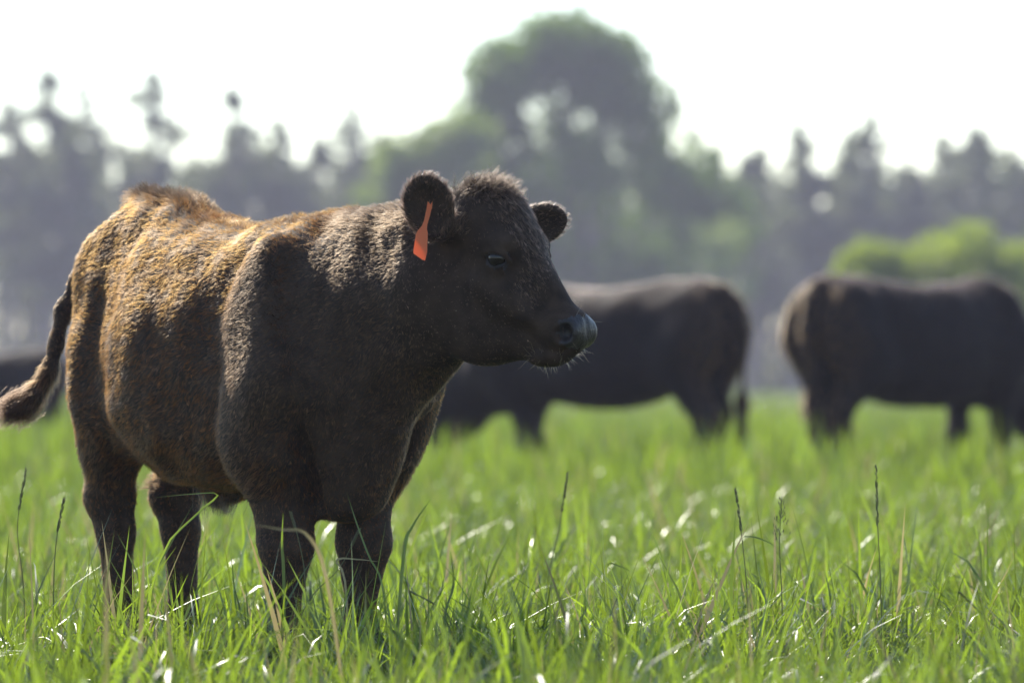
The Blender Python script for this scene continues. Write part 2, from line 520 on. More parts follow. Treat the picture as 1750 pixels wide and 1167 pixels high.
    for s in (-1, 1):
        # nostril rim and hole, mouth line
        f.ell(hd(0.240, s * 0.040, -0.331), (0.031, 0.023, 0.032), pitchR(20), 0.015)
        f.ell(hd(0.246, s * 0.062, -0.333), (0.0185, 0.032, 0.0215), pitchR(25), 0.008, cut=True)
        f.cone(hd(0.236, s * 0.062, -0.338), hd(0.222, s * 0.064, -0.330), 0.008, 0.004, 0.01, cut=True)
        f.chain([(hd(0.130, s * 0.060, -0.352), 0.004), (hd(0.150, s * 0.062, -0.368), 0.007), (hd(0.18, s * 0.058, -0.377), 0.007), (hd(0.215, s * 0.048, -0.377), 0.006), (hd(0.245, s * 0.025, -0.370), 0.006)], 0.008, cut=True)
        # eye socket and lids
        ey = lambda du, dv, dw: hd(0.088 + du, s * (0.083 + dv), -0.165 + dw)
        f.ell(ey(0, 0.012, 0), (0.026, 0.018, 0.015), HR, 0.008, cut=True)
        f.chain([(ey(-0.031, 0.002, -0.002), 0.005), (ey(-0.016, 0.017, 0.013), 0.0075), (ey(0.006, 0.020, 0.016), 0.0085), (ey(0.022, 0.010, 0.007), 0.0065), (ey(0.034, -0.003, -0.008), 0.005)], 0.008)
        f.chain([(ey(-0.031, 0.002, -0.003), 0.004), (ey(-0.014, 0.010, -0.015), 0.0055), (ey(0.010, 0.009, -0.018), 0.0055), (ey(0.034, -0.003, -0.010), 0.004)], 0.008)
        f.chain([(ey(-0.036, 0.000, -0.012), 0.004), (ey(-0.012, 0.006, -0.030), 0.005), (ey(0.018, 0.002, -0.034), 0.005)], 0.012)
        f.chain([(ey(-0.030, 0.004, 0.020), 0.006), (ey(-0.005, 0.010, 0.036), 0.009), (ey(0.022, 0.004, 0.030), 0.007)], 0.014)
    # ears: a stalk, a blade and the scooped inside
    for E, base, ra, rb in ((EAR_N, hd(-0.035, -0.070, -0.095), 0.075, 0.056), (EAR_F, hd(0.0, 0.075, -0.090), 0.075, 0.048)):
        c, R = E["c"], E["R"]
        f.cone(base, c - R[:, 0] * ra * 0.62, 0.034, 0.030, 0.03)
        f.ell(c, (ra, rb, 0.020), R, 0.02)
        f.ell(c - R[:, 0] * ra * 0.05 + R[:, 2] * 0.016, (ra * 0.80, rb * 0.72, 0.020), R, 0.010, cut=True)
    # folds of loose hide on neck and flank
    n1, n2 = WaveNoise(0.10, 3), WaveNoise(0.22, 5)
    def folds(P):
        Q = P * np.array((1.0, 1.0, 0.35))
        body = np.clip((P[:, 2] - 0.42) / 0.1, 0, 1) * np.clip((0.50 - P[:, 0]) / 0.08, 0, 1)
        neck = np.clip((P[:, 0] - 0.05) / 0.1, 0, 1)
        return (n1(Q) * (0.0022 + 0.0012 * neck) + n2(P) * 0.003) * body
    f.displace(folds, 0.02)
    return f

def nose_pad(q):
    d = ((q[:, 0] - 0.274) / 0.050) ** 2 + ((q[:, 2] + 0.334) / 0.042) ** 2 + (q[:, 1] / 0.2) ** 2
    return np.clip((1.15 - d - 0.12 * NOSE_WAVE(q)) / 0.3, 0, 1)
NOSE_WAVE = WaveNoise(0.018, 88)

def build_calf():
    h = 0.0055
    root = empty("calf", (-0.44, 0, 0), CALF_HEADING)
    tag(root, "shaggy dark brown calf with an orange ear tag, standing sharp in the foreground", "calf")
    f = calf_field(h)
    me, V, Q = f.mesh("calf_body", 3)
    body = obj("body", me, M["skin"], root)
    me.materials.append(M["nose"])
    q = (V[Q].mean(1) - HP) @ HR
    ce = V[Q].mean(1)
    lid = np.minimum(np.linalg.norm(ce - EYE_R, axis=1), np.linalg.norm(ce - EYE_L, axis=1)) < 0.0285
    pad = nose_pad(q) > 0.5
    me.materials.append(M["lid"])
    me.polygons.foreach_set("material_index", (pad + 2 * (lid & ~pad)).astype(np.int32))
    for nm, c in (("eye", EYE_R), ("eye", EYE_L)):
        bpy_sphere(nm, c, 0.0235, M["eye"], root)
    return root, V, Q

def bpy_sphere(name, c, r, mat, parent, seg=24, rings=16, sc3=(1, 1, 1)):
    vs = [(0, 0, r)]
    for i in range(1, rings):
        th = math.pi * i / rings
        for j in range(seg):
            ph = 2 * math.pi * j / seg
            vs.append((r * math.sin(th) * math.cos(ph), r * math.sin(th) * math.sin(ph), r * math.cos(th)))
    vs.append((0, 0, -r))
    tri, qd = [], []
    for j in range(seg):
        tri.append((0, 1 + j, 1 + (j + 1) % seg))
        b = 1 + (rings - 2) * seg
        tri.append((b + j, len(vs) - 1, b + (j + 1) % seg))
        for i in range(rings - 2):
            a = 1 + i * seg
            qd.append((a + j, a + seg + j, a + seg + (j + 1) % seg, a + (j + 1) % seg))
    o = obj(name, mesh_np(name, np.array(vs) * np.array(sc3), [np.array(tri), np.array(qd)]), mat, parent)
    o.location = Vector(c)
    return o

calf, CV, CQ = build_calf()

def smoothstep(a, b, x):
    t = np.clip((x - a) / (b - a), 0, 1)
    return t * t * (3 - 2 * t)

def calf_coat(V, Q, root):
    n = 320000
    def dens(P):
        q = (P - HP) @ HR
        pad = nose_pad(q)
        low = np.where(P[:, 2] < 0.2, 0.4, 1.0)
        head = np.where((P[:, 0] > 0.5) & (q[:, 2] > -0.45), 1.8, 1.0)
        far = np.where(P[:, 1] > 0.12, 0.6, 1.0)
        return (1 - pad) * low * head * far + 1e-4
    P, nn = sample_surface(V, Q, n, 11, dens)
    r = np.random.RandomState(4)
    q = (P - HP) @ HR
    x, y, z = P.T
    head = smoothstep(0.42, 0.52, x) * smoothstep(-0.46, -0.40, q[:, 2])
    leg = smoothstep(0.50, 0.40, z) * (x < 0.35)
    tail = (x < -1.0) * (z < 1.0)
    spine = smoothstep(0.07, 0.03, np.abs(y)) * (nn[:, 2] > 0.3) * (x < 0.52)
    rump = spine * smoothstep(-0.45, -0.75, x)
    poll = np.exp(-(((q[:, 0] - 0.005) / 0.05) ** 2 + (q[:, 1] / 0.05) ** 2 + ((q[:, 2] + 0.01) / 0.05) ** 2))
    muzz = smoothstep(0.13, 0.22, q[:, 0]) * head
    belly = smoothstep(-0.2, -0.7, nn[:, 2]) * (1 - head) * (x < 0.1) * (z > 0.4)
    ears = np.zeros(n)
    for E in (EAR_N, EAR_F):
        e = (P - E["c"]) @ E["R"]
        edge = smoothstep(0.75, 0.95, np.sqrt((e[:, 0] / 0.075) ** 2 + (e[:, 1] / 0.053) ** 2))
        ears = np.maximum(ears, (0.8 + 1.8 * edge) * (np.abs(e[:, 0]) < 0.085) * (np.abs(e[:, 1]) < 0.065) * (np.abs(e[:, 2]) < 0.035))
    # flow of the coat
    flow = np.tile(np.array((-0.75, 0.0, -0.65)), (n, 1))
    flow[leg > 0.5] = (-0.15, 0, -1.0)
    hf = HU * 0.55 - HZ * 0.85
    flow = flow * (1 - head[:, None]) + hf * head[:, None]
    flow[tail > 0.5] = (-0.12, -0.35, -0.9)
    for E in (EAR_N, EAR_F):
        e = (P - E["c"]) @ E["R"]
        m = (np.abs(e[:, 0]) < 0.085) & (np.abs(e[:, 1]) < 0.065) & (np.abs(e[:, 2]) < 0.035)
        flow[m] = E["R"][:, 0] * 0.8 + (E["R"][:, 1][None] * e[m, 1:2]) * 14
    w = [WaveNoise(0.017, 21 + i) for i in range(3)]
    w2 = [WaveNoise(0.16, 31 + i) for i in range(3)]
    sw = np.stack([a(P) for a in w], 1) * 0.24 + np.stack([a(P) for a in w2], 1) * 0.25
    sw *= (1 - 0.45 * head)[:, None]
    flow = flow + sw + r.normal(size=(n, 3)) * 0.16
    tang = unit(flow - nn * (flow * nn).sum(1)[:, None])
    lift = 0.55 + 0.2 * r.normal(size=n)
    lift = lift * (1 - 0.45 * head) + 0.5 * poll + 0.7 * spine * (1 - head) - 0.15 * leg
    D = tang + nn * np.clip(lift, 0.12, 2.0)[:, None]
    D += poll[:, None] * (HZ * 0.2 + HU * 0.35)
    fore = head * smoothstep(0.02, 0.05, q[:, 0] + 0.5 * (q[:, 2] + 0.1)) * smoothstep(0.085, 0.05, np.abs(q[:, 1])) * smoothstep(-0.30, -0.24, q[:, 2])
    L = 0.013 * fore + (0.0155 - 0.003 * smoothstep(0.0, 0.2, x)) * (1 - 0.40 * head) * (1 - 0.35 * leg) + 0.006 * belly + 0.007 * spine * (1 - head) + 0.014 * rump + 0.016 * poll + 0.006 * ears
    L = L * (1 - 0.82 * muzz) * (1 - 0.4 * tail) + 0.030 * tail * smoothstep(0.80, 0.70, z)
    sock = np.minimum(np.linalg.norm(P - EYE_R, axis=1), np.linalg.norm(P - EYE_L, axis=1))
    L *= np.where(sock < 0.030, 0.06, np.where(sock < 0.046, 0.35, np.where(sock < 0.06, 0.7, 1.0)))
    L *= r.uniform(0.6, 1.25, n)
    # colour of the coat: near black on head and neck, sun-bleached brown along flank and rump
    b1, b2 = WaveNoise(0.30, 51), WaveNoise(0.06, 52)
    brown = smoothstep(0.15, -0.10, x + 0.04 * b1(P) + 0.25 * np.clip(-nn[:, 1] - 0.75, -1, 1) * (x > -0.1)) * (1 - head)
    brown = brown * (0.65 + 0.35 * smoothstep(0.5, 0.85, z)) * np.clip(0.80 + 0.40 * b2(P), 0.15, 1.2)
    brown = np.clip(np.maximum(brown, 0.35 * leg) - 0.75 * rump - 0.6 * tail, 0, 1)
    dark_c, brown_c = np.array((0.125, 0.070, 0.038)), np.array((0.165, 0.054, 0.0115))
    head_c = np.array((0.15, 0.098, 0.072))
    base = dark_c * (1 - brown[:, None]) + brown_c * brown[:, None]
    base = base * (1 - head[:, None]) + head_c * head[:, None]
    b3 = WaveNoise(0.012, 53)
    base *= r.uniform(0.6, 1.4, (n, 1)) * np.exp(0.28 * b3(P) * (0.4 + 0.6 * head))[:, None]
    base *= (1 - 0.85 * rump)[:, None] * (1 - 0.6 * poll)[:, None]
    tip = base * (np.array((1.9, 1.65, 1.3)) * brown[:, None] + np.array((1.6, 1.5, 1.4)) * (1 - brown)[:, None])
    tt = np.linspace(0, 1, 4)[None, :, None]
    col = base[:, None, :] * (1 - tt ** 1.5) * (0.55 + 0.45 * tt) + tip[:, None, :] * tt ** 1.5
    col = np.clip(col, 0.002, 0.8).astype(np.float32)
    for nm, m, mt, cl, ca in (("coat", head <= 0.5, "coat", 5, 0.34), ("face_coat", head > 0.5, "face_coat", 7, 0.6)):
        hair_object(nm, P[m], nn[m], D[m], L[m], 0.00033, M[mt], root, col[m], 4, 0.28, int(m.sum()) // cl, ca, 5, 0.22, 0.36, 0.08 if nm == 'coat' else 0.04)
    # tuft of the tail, whiskers, tuft under the belly
    def tuft(name, c, nrm, k, sp, L0, L1, rr, colr, seed, dirn, jit, droop=0.15, pts=6, curl=0.18):
        rs = np.random.RandomState(seed)
        c = np.array(c); PP = c + rs.normal(size=(k, 3)) * np.array(sp)
        dd = unit(np.tile(np.array(dirn, float), (k, 1)) + rs.normal(size=(k, 3)) * jit)
        cc = np.array(colr) * rs.uniform(0.5, 1.7, (k, 1))
        side = unit(np.cross(dd, rs.normal(size=(k, 3))))
        return hair_object(name, PP, side, dd, rs.uniform(L0, L1, k), rr, M["coat"], root, np.clip(cc, 0.003, 0.8).astype(np.float32), pts, droop, max(k // 22, 1), 0.7, seed, curl)
    t0, t1 = np.array(TAIL[-3][0]), np.array(TAIL[-1][0])
    td = world_dir((-0.85, 0.0, -0.5))
    tuft("tail_tuft", (t0 + t1) / 2, None, 2200, (0.016, 0.018, 0.015), 0.02, 0.085, 0.0005, (0.060, 0.030, 0.017), 8, td, 0.22)
    tuft("belly_tuft", (-0.45, -0.02, 0.47), None, 500, (0.03, 0.015, 0.008), 0.03, 0.08, 0.0005, (0.05, 0.034, 0.024), 9, (0.1, 0, -1), 0.25)
    rs = np.random.RandomState(61); k = 2600
    PF, NF = sample_surface(V, Q, k, 62, lambda Pm: np.exp(-((((Pm - HP) @ HR) - np.array((0.0, 0.0, -0.02))) ** 2 / np.array((0.040, 0.040, 0.025)) ** 2).sum(1)) + 1e-9)
    DF = unit(NF * 0.5 + HZ * 0.55 + HU * rs.uniform(-0.1, 1.0, (k, 1)) + HV * rs.normal(0, 0.35, (k, 1)))
    cf = np.array((0.040, 0.027, 0.019)) * rs.uniform(0.3, 2.0, (k, 1))
    hair_object("forelock", PF, NF, DF, 0.012 + 0.04 * rs.rand(k) ** 1.8, 0.00034, M["coat"], root, cf.astype(np.float32), 6, 0.16, k // 14, 0.8, 63, 0.16, 0.3, 0.2)
    # whiskers grow out of lip and chin
    vn, ar = quad_normals(V, Q)
    def chin(Pm):
        qq = (Pm - HP) @ HR
        return ((qq[:, 0] > 0.12) & (qq[:, 2] < -0.365) & (qq[:, 2] > -0.45) & (qq[:, 0] < 0.27)) * 1.0 + 0.25 * ((qq[:, 0] > 0.24) & (qq[:, 2] < -0.29)) + 1e-9
    PW, NW = sample_surface(V, Q, 85, 77, chin)
    rs = np.random.RandomState(78)
    DW = unit(NW + rs.normal(size=NW.shape) * 0.35 + HU * 0.1)
    hair_object("whiskers", PW, unit(np.cross(DW, rs.normal(size=DW.shape))), DW, rs.uniform(0.008, 0.045, 85) * rs.uniform(0.5, 1, 85), 0.0003, M["coat"], root,
                np.tile(np.array((0.34, 0.27, 0.18), np.float32), (85, 1)), 7, 0.12, 0, 0, 79, 0.10)

def ear_tag(root):
    """flat orange tag hanging in front of the near ear"""
    out = [(731, 344), (736, 350), (739, 344), (738.5, 352), (735, 368), (730.5, 383), (729.5, 391), (731, 398), (730, 431), (726.5, 445.5), (722, 444),
           (707, 433.5), (706.5, 430), (711, 400), (714, 394), (721, 386), (724.5, 378), (729, 357)]
    ce = px_point(728, 352, 0)
    ear_c = EAR_N["c"]
    cw = math.cos(CALF_HEADING), math.sin(CALF_HEADING)
    ew = Vector((-0.44 + cw[0] * ear_c[0] - cw[1] * ear_c[1], cw[1] * ear_c[0] + cw[0] * ear_c[1], ear_c[2]))
    k = (CAM_D + ew.y) / FPX
    n = len(out); vs = []
    yaw = rad(-12)
    for t in (-0.001, 0.001):
        for x, y in out:
            dx, dz = (x - 733) * k, -(y - 352) * k
            bend = 0.018 * ((y - 352) / 94.0) ** 2
            vs.append((dx * math.cos(yaw) / math.cos(yaw) - t * math.sin(yaw), dx * math.sin(yaw) + t * math.cos(yaw) - bend, dz))
    me = bpy.data.meshes.new("ear_tag")
    me.from_pydata(vs, [], [tuple(range(n)), tuple(range(2 * n - 1, n - 1, -1))] + [(i, n + i, n + (i + 1) % n, (i + 1) % n) for i in range(n)])
    me.update()
    m, nt, out_n = nmat("orange_tag_plastic")
    b = N(nt, "ShaderNodeBsdfPrincipled", Roughness=0.45)
    b.inputs["Base Color"].default_value = (0.90, 0.27, 0.10, 1)
    t = nt.nodes.new("ShaderNodeBsdfTranslucent"); t.inputs["Color"].default_value = (0.95, 0.32, 0.11, 1)
    mx = nt.nodes.new("ShaderNodeMixShader"); mx.inputs[0].default_value = 0.5
    nt.links.new(b.outputs[0], mx.inputs[1]); nt.links.new(t.outputs[0], mx.inputs[2]); nt.links.new(mx.outputs[0], out_n.inputs["Surface"])
    o = obj("ear_tag", me, m, root)
    ex, ez = 733, 352
    p = px_point(ex, ez, ew.y - 0.03)
    lp = to_calf(p)
    o.location = Vector(lp)
    o.rotation_euler = (0, 0, -CALF_HEADING)
    o["label"] = "orange plastic tag hanging from the near ear"
    bpy_sphere("tag_button", (0.001, 0.004, -0.004), 0.006, m, o, 12, 8, (1, 0.8, 1))

calf_coat(CV, CQ, calf)
ear_tag(calf)

# ------------------------------------------------------------------ grazing cows
COW_TRUNK = [(-1.62, 1.25, 1.10, 0.05), (-1.58, 1.31, 0.92, 0.14), (-1.48, 1.37, 0.78, 0.23), (-1.34, 1.40, 0.70, 0.27), (-1.15, 1.385, 0.63, 0.31), (-0.85, 1.35, 0.56, 0.37),
             (-0.55, 1.335, 0.55, 0.38), (-0.25, 1.35, 0.575, 0.34), (0.0, 1.38, 0.59, 0.28), (0.15, 1.35, 0.60, 0.23), (0.27, 1.25, 0.66, 0.17), (0.36, 1.12, 0.78, 0.06)]
def cow_field(step=(0, 0, 0, 0), tail_side=0.06, head_side=0.1, h=0.022):
    f = Field((-1.85, -0.5, -0.03), (1.25, 0.5, 1.5), h)
    f.trunk(COW_TRUNK, shrink=0.01)
    for i, s in enumerate((-1, 1)):
        dx = step[i]
        f.ell((-1.42, s * 0.17, 1.02), (0.21, 0.12, 0.30), k=0.10)
        f.cone((-1.40, s * 0.18, 0.98), (-1.28, s * 0.20, 0.80), 0.16, 0.13, 0.1)
        f.cone((-1.32, s * 0.18, 0.80), (-1.46 + dx * .5, s * 0.13, 0.53), 0.125, 0.072, 0.08)
        f.chain([((-1.47 + dx * .5, s * 0.13, 0.54), 0.068), ((-1.44 + dx * .7, s * 0.125, 0.44), 0.055), ((-1.41 + dx, s * 0.12, 0.18), 0.046), ((-1.40 + dx, s * 0.12, 0.12), 0.055), ((-1.35 + dx, s * 0.12, 0.03), 0.06)], 0.04)
        dx = step[2 + i]
        f.ell((0.05, s * 0.19, 0.98), (0.17, 0.11, 0.30), k=0.10)
        f.cone((0.12, s * 0.18, 0.92), (-0.02, s * 0.19, 0.74), 0.13, 0.115, 0.1)
        f.cone((-0.01, s * 0.17, 0.74), (0.01 + dx * .5, s * 0.14, 0.44), 0.105, 0.066, 0.08)
        f.chain([((0.01 + dx * .5, s * 0.135, 0.45), 0.066), ((0.01 + dx * .7, s * 0.13, 0.36), 0.058), ((0.0 + dx, s * 0.13, 0.14), 0.046), ((0.04 + dx, s * 0.13, 0.03), 0.06)], 0.04)
    f.ell((0.14, 0, 0.68), (0.17, 0.12, 0.14), k=0.08)
    # neck reaching down to graze, head at the grass
    hs = head_side
    f.cone((0.02, 0, 1.20), (0.70, hs * 0.7, 0.66), 0.14, 0.10, 0.1)
    f.cone((0.15, 0, 1.0), (0.68, hs * 0.7, 0.58), 0.22, 0.13, 0.1)
    f.cone((0.20, 0, 0.78), (0.60, hs * 0.6, 0.48), 0.19, 0.13, 0.1)
    f.ell((0.76, hs, 0.56), (0.13, 0.12, 0.14), k=0.05)
    f.cone((0.78, hs, 0.50), (0.93, hs * 1.2, 0.18), 0.11, 0.068, 0.05)
    f.ell((0.72, hs, 0.42), (0.10, 0.085, 0.14), k=0.05)
    f.ell((0.945, hs * 1.2, 0.15), (0.075, 0.08, 0.07), k=0.03)
    for s in (-1, 1):
        f.cone((0.72, hs + s * 0.10, 0.60), (0.66, hs + s * 0.25, 0.60), 0.035, 0.03, 0.03, sy=0.8)
        f.ell((0.66, hs + s * 0.22, 0.585), (0.035, 0.08, 0.06), k=0.03)
    f.chain([((-1.56, 0, 1.30), 0.06), ((-1.63, tail_side * .3, 1.22), 0.05), ((-1.67, tail_side * .6, 1.05), 0.038), ((-1.67, tail_side, 0.75), 0.03),
             ((-1.66, tail_side, 0.60), 0.05), ((-1.65, tail_side, 0.40), 0.045), ((-1.65, tail_side, 0.30), 0.015)], 0.04)
    n1 = WaveNoise(0.35, 9)
    f.displace(lambda P: n1(P) * 0.008, 0.02)
    return f

def build_cow(loc, heading, label, scale=1.0, seed=1, hairs=26000, **kw):
    root = empty("grazing_cow", loc, heading)
    root.scale = (scale,) * 3
    tag(root, label, "cow", "black cows grazing behind the calf")
    me, V, Q = cow_field(**kw).mesh("cow_body", 2)
    obj("body", me, M["cow_skin"], root)
    P, nn = sample_surface(V, Q, hairs, seed)
    r = np.random.RandomState(seed)
    n = hairs
    fl = np.tile(np.array((-0.7, 0, -0.7)), (n, 1)) + r.normal(size=(n, 3)) * 0.25
    tg = unit(fl - nn * (fl * nn).sum(1)[:, None])
    D = tg + nn * np.clip(0.5 + 0.2 * r.normal(size=n), 0.1, 1)[:, None]
    back_sheen = smoothstep(0.2, 0.9, nn[:, 2]) * smoothstep(1.0, 1.3, P[:, 2])  # pale backlit sheen along the back, painted into the brownish hair colour
    rump_glow = smoothstep(-1.40, -1.55, P[:, 0]) * 0.9  # orange glow of the low-angled sun on the rump, put into the hair colour
    c = np.array((0.016, 0.0125, 0.0135)) * (1 - np.maximum(back_sheen, rump_glow))[:, None] + np.array((0.26, 0.16, 0.12)) * back_sheen[:, None] * (1 - rump_glow)[:, None] + np.array((0.36, 0.17, 0.065)) * rump_glow[:, None]
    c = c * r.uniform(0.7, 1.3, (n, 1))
    hair_object("coat", P, nn, D, 0.028 * r.uniform(0.6, 1.3, n), 0.0016, M["coat"], root, np.clip(c, 0.002, 0.8).astype(np.float32), 3, 0.3, 0, 0, seed, 0.1)
    return root

def place_cow(px_hind, d, heading, scale=1.0):
    """root point of a cow whose hind feet stand under picture column px_hind at depth d"""
    x = (px_hind - 875) * (CAM_D + d) / FPX
    return (x + scale * 1.41 * math.cos(heading), d + scale * 1.41 * math.sin(heading), 0)

hA, hB, hC = rad(180 - 37), rad(46), rad(180 - 30)
build_cow(place_cow(1204, 23.8, hA), hA, "black cow with its rump at the right, grazing behind the calf's muzzle", 1.0, 5, step=(0.05, -0.08, 0.10, -0.24), tail_side=-0.06, head_side=-0.1)
build_cow(place_cow(1428, 23.8, hB), hB, "big black cow grazing at the right edge with a sunlit rump", 1.02, 6, step=(-0.05, 0.08, 0.10, -0.12), tail_side=-0.04)
build_cow(place_cow(78, 40.0, hC, 0.75), hC, "small black cow cut off by the left edge behind the calf's tail", 0.75, 7, 12000, step=(0.0, 0.05, 0.05, 0.0), h=0.03)

# ------------------------------------------------------------------ grass
M["grass"] = leaf_material("grass_blade", (0.010, 0.026, 0.004), (0.085, 0.125, 0.014), (0.42, 0.60, 0.040), 0.33, 0.46, 0.85, 0.25)
M["straw"] = leaf_material("dry_blade", (0.22, 0.18, 0.08), (0.40, 0.34, 0.18), (0.45, 0.36, 0.16), 0.45, 0.4, 0.4)
M["stalk"] = leaf_material("seed_stalk", (0.07, 0.10, 0.03), (0.12, 0.11, 0.05), (0.16, 0.18, 0.05), 0.5, 0.25, 0.4)

def blade_rows(r, base, h, w, az, lean, curl, seg=4, twist=0.0):
    """centre line bending over towards azimuth az; returns rows of left/right points"""
    d = np.array((math.cos(az), math.sin(az), 0)); rows = []
    p = np.array(base, float); ang = lean
    fa = az + math.pi / 2 + twist
    side = np.array((math.cos(fa), math.sin(fa), 0))
    for i in range(seg + 1):
        t = i / seg
        ww = w * (1 - t ** 2.2) * (0.7 + 0.6 * min(t * 3, 1) * (1 - 0.3 * t))
        rows.append((p - side * ww / 2, p + side * ww / 2) if i < seg else (p,))
        step = (d * math.sin(ang) + np.array((0, 0, 1)) * math.cos(ang)) * (h / seg)
        p = p + step; ang += curl / seg
        side = side + 0.15 * r.normal(size=3); side /= np.linalg.norm(side)
    return rows

def clump_mesh(name, seed, blades, radius, h0, h1, w0, w1, dry=0.04, seg=4):
    r = np.random.RandomState(seed)
    V, Q, T, S, mq, mt = [], [], [], [], [], []
    for _ in range(blades):
        a, rr = r.uniform(0, 6.28), radius * math.sqrt(r.rand())
        h = h0 + (h1 - h0) * r.beta(1.6, 2.2)
        rows = blade_rows(r, (rr * math.cos(a), rr * math.sin(a), -0.01), h, r.uniform(w0, w1), r.uniform(0, 6.28), abs(r.normal(0.20, 0.40)), abs(r.normal(0.6, 1.1)), seg, r.normal(0, 0.7))
        b = len(V); mi = 1 if r.rand() < dry else 0; s = r.rand()
        for row in rows: V.extend(row); S.extend([s] * len(row))
        for i in range(seg - 1):
            Q.append((b + 2 * i, b + 2 * i + 1, b + 2 * i + 3, b + 2 * i + 2)); mq.append(mi)
        T.append((b + 2 * seg - 2, b + 2 * seg - 1, b + 2 * seg)); mt.append(mi)
    me = mesh_np(name, np.array(V), [np.array(Q), np.array(T)])
    me.materials.append(M["grass"]); me.materials.append(M["straw"])
    me.polygons.foreach_set("material_index", np.array(mq + mt, np.int32))
    at = me.attributes.new("shade", 'FLOAT', 'POINT'); at.data.foreach_set("value", np.array(S, np.float32))
    return me

def scatter(name, pts, rot, scl, idx, coll):
    me = bpy.data.meshes.new(name)
    n = len(pts)
    me.vertices.add(n); me.vertices.foreach_set("co", np.asarray(pts, np.float32).ravel())
    for an, ty, key, data in (("rot", 'FLOAT_VECTOR', "vector", rot), ("scl", 'FLOAT_VECTOR', "vector", scl), ("pick", 'INT', "value", idx)):
        a = me.attributes.new(an, ty, 'POINT'); a.data.foreach_set(key, np.asarray(data).ravel())
    me.update()
    o = obj(name, me)
    g = bpy.data.node_groups.new(name, 'GeometryNodeTree')
    g.interface.new_socket("Geometry", in_out='INPUT', socket_type='NodeSocketGeometry')
    g.interface.new_socket("Geometry", in_out='OUTPUT', socket_type='NodeSocketGeometry')
    gi, go = g.nodes.new("NodeGroupInput"), g.nodes.new("NodeGroupOutput")
    ci = g.nodes.new("GeometryNodeCollectionInfo")
    ci.inputs["Collection"].default_value = coll
    ci.inputs["Separate Children"].default_value = True
    ci.inputs["Reset Children"].default_value = True
    ip = g.nodes.new("GeometryNodeInstanceOnPoints")
    ip.inputs["Pick Instance"].default_value = True
    def na(nm, ty):
        x = g.nodes.new("GeometryNodeInputNamedAttribute"); x.data_type = ty; x.inputs["Name"].default_value = nm
        return [q for q in x.outputs if q.enabled and q.name == "Attribute"][0]
    g.links.new(gi.outputs[0], ip.inputs["Points"])
    g.links.new(ci.outputs[0], ip.inputs["Instance"])
    g.links.new(na("pick", 'INT'), ip.inputs["Instance Index"])
    e2r = g.nodes.new("FunctionNodeEulerToRotation")
    g.links.new(na("rot", 'FLOAT_VECTOR'), e2r.inputs[0]); g.links.new(e2r.outputs[0], ip.inputs["Rotation"])
    g.links.new(na("scl", 'FLOAT_VECTOR'), ip.inputs["Scale"])
    g.links.new(ip.outputs[0], go.inputs[0])
    md = o.modifiers.new("scatter", 'NODES'); md.node_group = g
    return o

def build_grass():
    coll = bpy.data.collections.new("grass_clumps")
    K = 14
    for i in range(K):
        coll.objects.link(bpy.data.objects.new("grass_clump_%02d" % i, clump_mesh("grass_clump", 100 + i, 24, 0.078, 0.05, 0.28, 0.0028, 0.0075, 0.04)))
    for i in range(4):
        coll.objects.link(bpy.data.objects.new("grass_clump_%02d" % (K + i), clump_mesh("grass_tall", 200 + i, 7, 0.06, 0.18, 0.42, 0.003, 0.007, 0.06, 5)))
    for i in range(5):
        coll.objects.link(bpy.data.objects.new("grass_clump_%02d" % (K + 4 + i), clump_mesh("grass_far", 300 + i, 34, 0.20, 0.08, 0.26, 0.009, 0.02, 0.06, 3)))
    r = np.random.RandomState(1)
    P, S, I = [], [], []
    wn, wn2 = WaveNoise(0.9, 71), WaveNoise(6.0, 72)
    def zone(y0, y1, dens, picks, s0, s1, zs=1.0):
        d0, d1 = CAM_D + y0, CAM_D + y1
        half = lambda d: d * 0.0855 * 1.45 + 0.35
        n = int(dens * (half(d0) + half(d1)) * (y1 - y0))
        y = r.uniform(y0, y1, 2 * n); x = r.uniform(-1, 1, 2 * n) * half(d1)
        k = np.abs(x) < half(CAM_D + y)
        pts = np.stack([x[k], y[k], np.zeros(k.sum())], 1)[:n]
        w = 1 + 0.32 * wn(pts) + 0.14 * wn2(pts)
        s = r.uniform(s0, s1, len(pts)) * np.clip(w, 0.5, 1.5)
        P.append(pts); I.append(r.choice(picks, len(pts)))
        S.append(np.stack([s, s, s * zs], 1))
    near, tall, far = list(range(K)), list(range(K, K + 4)), list(range(K + 4, K + 9))
    zone(-6.5, 4, 115, near, 0.75, 1.15, 1.2)
    zone(-5.2, 6, 15, tall, 0.75, 1.1)
    zone(4, 20, 75, near, 0.8, 1.2, 1.2)
    zone(6, 22, 5, tall, 0.8, 1.1)
    zone(17, 42, 22, far, 0.9, 1.3, 1.5)
    zone(42, 75, 12, far, 1.0, 1.4, 1.2)
    zone(75, 290, 2.2, far, 1.3, 2.2, 0.7)
    P, S, I = np.concatenate(P), np.concatenate(S).astype(np.float32), np.concatenate(I).astype(np.int32)
    rot = np.stack([r.normal(0, 0.06, len(P)), r.normal(0, 0.06, len(P)), r.uniform(0, 6.28, len(P))], 1).astype(np.float32)
    o = scatter("grass", P, rot, S, I, coll)
    tag(o, "lush green meadow grass with glinting blades", "grass", kind="stuff")
build_grass()

